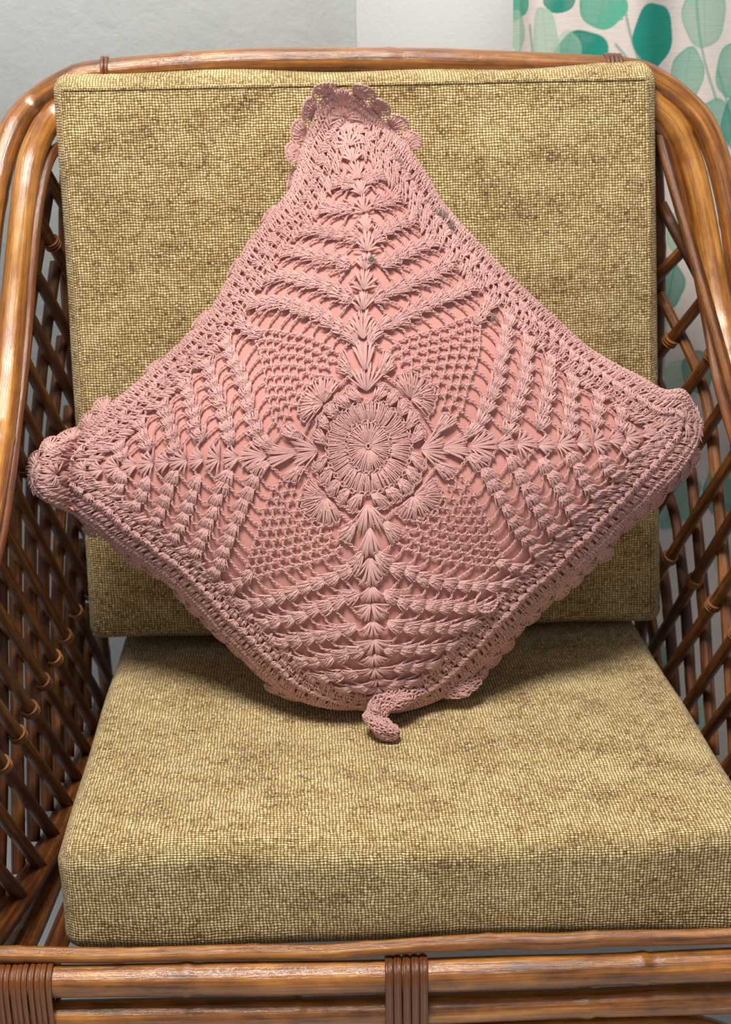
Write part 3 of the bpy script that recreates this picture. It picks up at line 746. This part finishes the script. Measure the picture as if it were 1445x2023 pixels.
def pine_hw(r): return np.interp(r, [4, 5, 7, 13.4], [1.7, 2.5, 3.4, 0])
SL = .36
for qd in range(4):
    panel = bpy.data.objects.new('lace_panel', None); C.objects.link(panel); panel.parent = pillow
    net = Yarn()
    # ring of small shells round the medallion
    for i, s in enumerate((-2.7, -1.35, 0, 1.35, 2.7)):
        Y = Yarn(); fan(Y, qd, (s*.98, 3.2), (.0, 1.0), 1.15, 1.15, 5); Y.build('shell_stitch', panel)
    rope(net, qd, [(s, 4.42+.12*math.cos(s*4.6)) for s in np.linspace(-4.4, 4.4, 21)], h=.0016)
    # pineapple: broad base fan, then shrinking rows of chain loops
    pine = Yarn()
    for i in range(12):
        a = math.radians(-86+172*i/11); stitch(pine, qd, (.14*math.sin(a), 4.75+.1*math.cos(a)), (2.15*math.sin(a), 4.75+1.65*math.cos(a)+.15), w=.10, hm=.0038)
    rope(pine, qd, [((2.2+.12*(-1)**i_)*math.sin(math.radians(a)), 4.87+(1.72+.12*(-1)**i_)*math.cos(math.radians(a))) for i_, a in enumerate(np.linspace(-88, 88, 23))], h=.0016, amp=.05)
    prev = None
    r = 6.55; row = 0
    while r < 13.3:
        hw = pine_hw(r-.4)+.15; cnt = max(1, int(round(2*hw/.86)))
        cur = .055
        ks = [(-hw+2*hw*i/cnt, r-cur*(-hw+2*hw*i/cnt)**2) for i in range(cnt+1)]
        for i in range(cnt):
            a, b = ks[i], ks[i+1]; mid_ = ((a[0]+b[0])/2, (a[1]+b[1])/2+.34)
            rope(pine, qd, [(a[0], a[1]-.12), (a[0]+(mid_[0]-a[0])*.45, a[1]+.30), mid_, (b[0]-(b[0]-mid_[0])*.45, b[1]+.30), (b[0], b[1]-.12)], h=.0012, amp=.065, rad=STR*.95, hb=.0006)
        for a in ks:      # knots
            strand_sr(pine, qd, (a[0]-.14, a[1]-.22), (a[0]+.14, a[1]+.06), .0016, .0028, .0014, 0, 5)
            strand_sr(pine, qd, (a[0]+.14, a[1]-.22), (a[0]-.12, a[1]+.08), .0014, .0026, .0014, 0, 5)
        r += .66; row += 1
    pine.build('pineapple_motif', pillow)
    # chevron net: columns of shells leaning in from the corner spines
    for r in range(4, 16):
        for sg in (-1, 1):
            ends = []
            j = 0
            while True:
                r0 = 3.9+1.60*j; j += 1
                if r0 > r: break
                s = r0-SL*(r-r0)
                if s < pine_hw(r)+.5 or s > r-.6: continue
                Y = Yarn()
                dn = math.hypot(SL*.8, 1)
                a, b = fan(Y, qd, (sg*s+jit(.05), r-.05+jit(.05)), (-sg*SL*.8/dn, 1/dn), 1.22, 1.12, 6, curve=.06, cap=False)
                Y.build('shell_stitch', panel)
                lo_, hi_ = (a, b) if a[0] < b[0] else (b, a)
                ends.append((lo_, hi_))
            ends.sort(key=lambda e: e[0][0])
            # chain arches that bound the holes
            for k_ in range(len(ends)-1):
                a, b = ends[k_][1], ends[k_+1][0]
                g_ = b[0]-a[0]
                if g_ > .12: rope(net, qd, [a, (a[0]+g_*.5, (a[1]+b[1])/2+.24+jit(.05)), b], h=.0014, hb=.0010)
            if ends:
                inner_e = ends[0][0] if sg > 0 else ends[-1][1]
                hw = sg*max(pine_hw(r+.7)-.1, 0)
                rope(net, qd, [inner_e, ((inner_e[0]+hw)/2, inner_e[1]+.15), (hw, r+.8)], h=.0016)
                oe = ends[-1][1] if sg > 0 else ends[0][0]
            else:
                oe = (sg*max(pine_hw(r), 1.2), r+.8)
            rs = r+1.0
            rope(net, qd, [oe, ((oe[0]+sg*rs)/2, (oe[1]+rs)/2+.05), (sg*(rs-.35), rs-.15)], h=.0016, hb=.0006)
    # middle gap outward of the pineapple tip
    for r in (13, 14, 15):
        Y = Yarn(); fan(Y, qd, (0, r+.0), (0, 1), 1.15, 1.0, 5); Y.build('shell_stitch', panel)
    net.build('chain_arches', panel, True)

    # border rows
    band = Yarn()
    def posts(ra, rb, sp, group=0, gap=0.0, w=.10, lean=0.0, hm=.0026):
        s = -ra+.35; c = 0
        while s < ra-.25:
            f = s/ra
            j1 = jit(.05)
            stitch(band, qd, (s, ra+jit(.04)), (f*rb+lean+j1, rb+jit(.04)), w=w, hm=hm)
            s += sp*(1+jit(.07)); c += 1
            if group and c % group == 0: s += gap
        rope(band, qd, [(x, rb+.03*math.sin(9*x)) for x in np.linspace(-rb, rb, 60)], h=.0018)
    posts(15.75, 16.75, .36, 3, .40, w=.13)
    posts(16.75, 17.55, .38, 2, .20, lean=.15, w=.13)
    # small shells
    s = -17.2
    while s < 17.3:
        fan(band, qd, (s, 17.5), (0, 1), 1.0, 1.05, 5, cap=False); s += 1.05
    rope(band, qd, [(x, 18.4+.06*math.sin(5.6*x)) for x in np.linspace(-18.4, 18.4, 70)], h=.0018)
    posts(18.45, 19.5, .40, 2, .14, w=.11)
    posts(19.5, 20.3, .33, w=.13)
    posts(20.3, 21.0, .32, w=.13)
    band.build('border_band', pillow, True)

    # corner spine on the diagonal between this quadrant and the next
    spine = bpy.data.objects.new('corner_spine', None); C.objects.link(spine); spine.parent = pillow
    for r in range(4, 21):
        big = r % 2 == 0
        Y = Yarn()
        # work in a frame along the diagonal: s=r line of this quadrant
        d0 = np.array([1, 1])/math.sqrt(2); p0 = np.array([r-.05, r-.05])
        nst, sp_, ln = (8, 80, 1.45) if big else (6, 52, 1.25)
        pr_ = np.array([-1, 1])/math.sqrt(2)
        for i in range(nst):
            f = (i/(nst-1)-.5)*2; a_f = math.radians(sp_*f)+jit(.04); l = ln*(1-.10*f*f)*(1+jit(.05))
            e1 = p0+d0*l*math.cos(a_f)+pr_*l*math.sin(a_f)*.95; e0 = p0+pr_*f*.12+d0*.05*(1-f*f)
            tt = np.linspace(0, 1, 7)
            for o in (-1.25, 0, 1.25):
                q_ = e0+(e1-e0)*tt[:, None]+pr_*(o*.10*tt)[:, None]+rng.normal(0, .02, 2)
                # s beyond the diagonal belongs to the neighbour quadrant
                uu, vv = np.empty(7), np.empty(7)
                for m_ in range(7):
                    ss, rr = q_[m_]
                    if ss <= rr: a_, b_ = place_sr(qd, ss, rr)
                    else: a_, b_ = place_sr((qd+1) % 4, -rr, ss)
                    uu[m_], vv[m_] = a_, b_
                Y.add(uu, vv, .0010*(1-tt)**2+2*(2*.0034-.0017)*tt*(1-tt)+.0022*tt*tt, STR*1.05)
        Y.build('shell_stitch', spine)

    # scalloped edge, a shell each
    for i, s in enumerate(np.arange(-19.9, 20, 1.81)):
        Y = Yarn(); tops = []
        hk = {0: -86, 1: -74, 2: -72, 3: -50}[qd]
        tip = abs(s) > 13.2 and ((qd == 0 and s > 0) or (qd == 1 and s < 0))
        if tip: hk = 46 if abs(s) > 17.5 else 15
        if qd == 1 and s > 11: hk = -45
        hk += jit(9); ck, sk = math.cos(math.radians(hk)), math.sin(math.radians(hk))*.0105
        for f in np.linspace(-1, 1, 8):
            l = 1.5*(1-.38*f*f); p1 = (s+f*.95, 21.0+l*ck)
            z0, z1 = .0008, sk*l
            stitch(Y, qd, (s+f*.22, 21.0), p1, h0=z0, hm=(z0+z1)/2+.0022, h1=z1+.0014, w=.11); tops.append(p1)
        for kph in (0, np.pi):
            tp = spline([(a, b, 0) for a, b in tops], 25)[:, :2]; tt = np.linspace(0, 1, 25); a_ = tt*2*np.pi*4+kph
            uu, vv = place_sr(qd, tp[:, 0], tp[:, 1]+.09*np.cos(a_)); Y.add(uu, vv, sk*1.5*np.clip(1-.38*np.linspace(-1, 1, 25)**2, 0, 1)+.0018+.0006*np.sin(a_), STR*1.05)
        Y.build('scallop', pillow)

# ---- curled frill hanging from the bottom corner, a pulled loop, and bits of lint caught in the lace
def on_pillow(u, v, h=.002):
    p, _ = surf(np.array([u]), np.array([v]), np.array([h])); return p[0]
def frill(ctrl, r0_, r1_, seed):
    """rolled-up edge of the lace: a soft core covered with rows of small V stitches."""
    g_ = np.random.default_rng(seed); parts = []
    n_ = 70; path = spline(ctrl, n_); t = np.linspace(0, 1, n_)
    T = np.gradient(path, axis=0); T /= np.linalg.norm(T, axis=1)[:, None]
    N = np.cross(T, [0.2, .3, 1.]); N /= np.linalg.norm(N, axis=1)[:, None]+1e-9; B = np.cross(T, N)
    a0 = lambda a, x: (r0_+(r1_-r0_)*x)*(1+.24*np.cos(3*a+7*x+seed)+.14*np.sin(23*x+seed)+.10*np.sin(5*a-31*x))*(1-.75*np.clip((x-.93)/.07, 0, 1)**2)
    ang = np.linspace(0, 2*np.pi, 25)
    A_, X_ = np.meshgrid(ang, t); R_ = a0(A_, X_)
    def at(a, x, lift):
        i = np.clip(x, 0, 1)*(n_-1); f = lambda M: np.stack([np.interp(i, np.arange(n_), M[:, k_]) for k_ in range(3)], -1)
        r_ = a0(a, np.clip(x, 0, 1))+lift
        return f(path)+f(N)*(r_*np.cos(a))[:, None]+f(B)*(r_*np.sin(a))[:, None]
    core = at(A_.ravel(), X_.ravel(), -.0006); k_ = np.arange(A_.size).reshape(A_.shape)
    parts.append((core, np.stack([k_[:-1, :-1], k_[:-1, 1:], k_[1:, 1:], k_[1:, :-1]], -1).reshape(-1, 4), np.zeros((len(core), 2))))
    L = np.linalg.norm(np.diff(path, axis=0), axis=1).sum(); rows = int(L/.0030)
    for i in range(rows):
        x = i/rows; cnt = max(5, int(2*np.pi*a0(0, x)/.0030))
        for j in range(cnt):
            a = 2*np.pi*(j+.5*(i % 2))/cnt+g_.normal(0, .1)
            for sg in (-1, 1):
                tt = np.linspace(0, 1, 6)
                parts.append(tube_arrays(at(a+sg*tt*np.pi/cnt*1.1, x+tt*g_.uniform(1.2, 1.9)/rows, g_.normal(.0004, .0003)+.0018*np.sin(np.pi*tt)), STR*1.1, 5))
    obj('curled_frill', fast_mesh('curled_frill', *merge(parts)), M_yarn, pillow)
frill([(.024,.196,.444),(.013,.183,.447),(.001,.174,.447),(-.011,.168,.445),(-.017,.161,.4395),(-.012,.152,.4345),(-.003,.146,.4325),(.003,.143,.432)], .0082, .0048, 1)
frill([(.078,.216,.452),(.070,.204,.445),(.058,.201,.443),(.046,.206,.446)], .0050, .0066, 2)
frill([(-.014,.164,.442),(-.020,.161,.439),(-.025,.159,.438)], .0042, .0024, 3)

def lint(u, v, size, n_, seed):
    g_ = np.random.default_rng(seed); parts = []
    for _ in range(n_):
        c = on_pillow(u+g_.normal(0, size*.6), v+g_.normal(0, size*.6), .0035)
        p = [c+np.array([g_.normal(0, .0022), -.0006-abs(g_.normal(0, .0006)), g_.normal(0, .0022)]) for _ in range(4)]
        parts.append(tube_arrays(spline(p, 12), .00020, 4))
    obj('lint', fast_mesh('lint', *merge(parts)), M_lint, pillow)
lint(0.935, 0.355, 0.02, 26, 1); lint(0.925, 0.295, 0.014, 20, 2); lint(0.53, 0.495, 0.01, 18, 3); lint(0.765, -0.05, 0.004, 10, 5); lint(0.905, 0.615, 0.004, 7, 6)
loop_ = Yarn()
for kph in (0, np.pi):
    lp = spline([(-0.185+.03,-0.785+.05,0),(-0.185-.02,-0.785+.045,0),(-0.185-.055,-0.785+.005,0),(-0.185-.05,-0.785-.035,0),(-0.185,-0.785-.03,0),(-0.185+.045,-0.785+.0,0)], 49); tt = np.linspace(0, 1, 49); a_ = tt*2*np.pi*9+kph
    loop_.add(lp[:, 0]+.0035*np.cos(a_), lp[:, 1]+.0035*np.cos(a_), .0034+.002*np.sin(np.pi*tt)+.0006*np.sin(a_), STR*1.1)
loop_.build('pulled_loop', pillow)
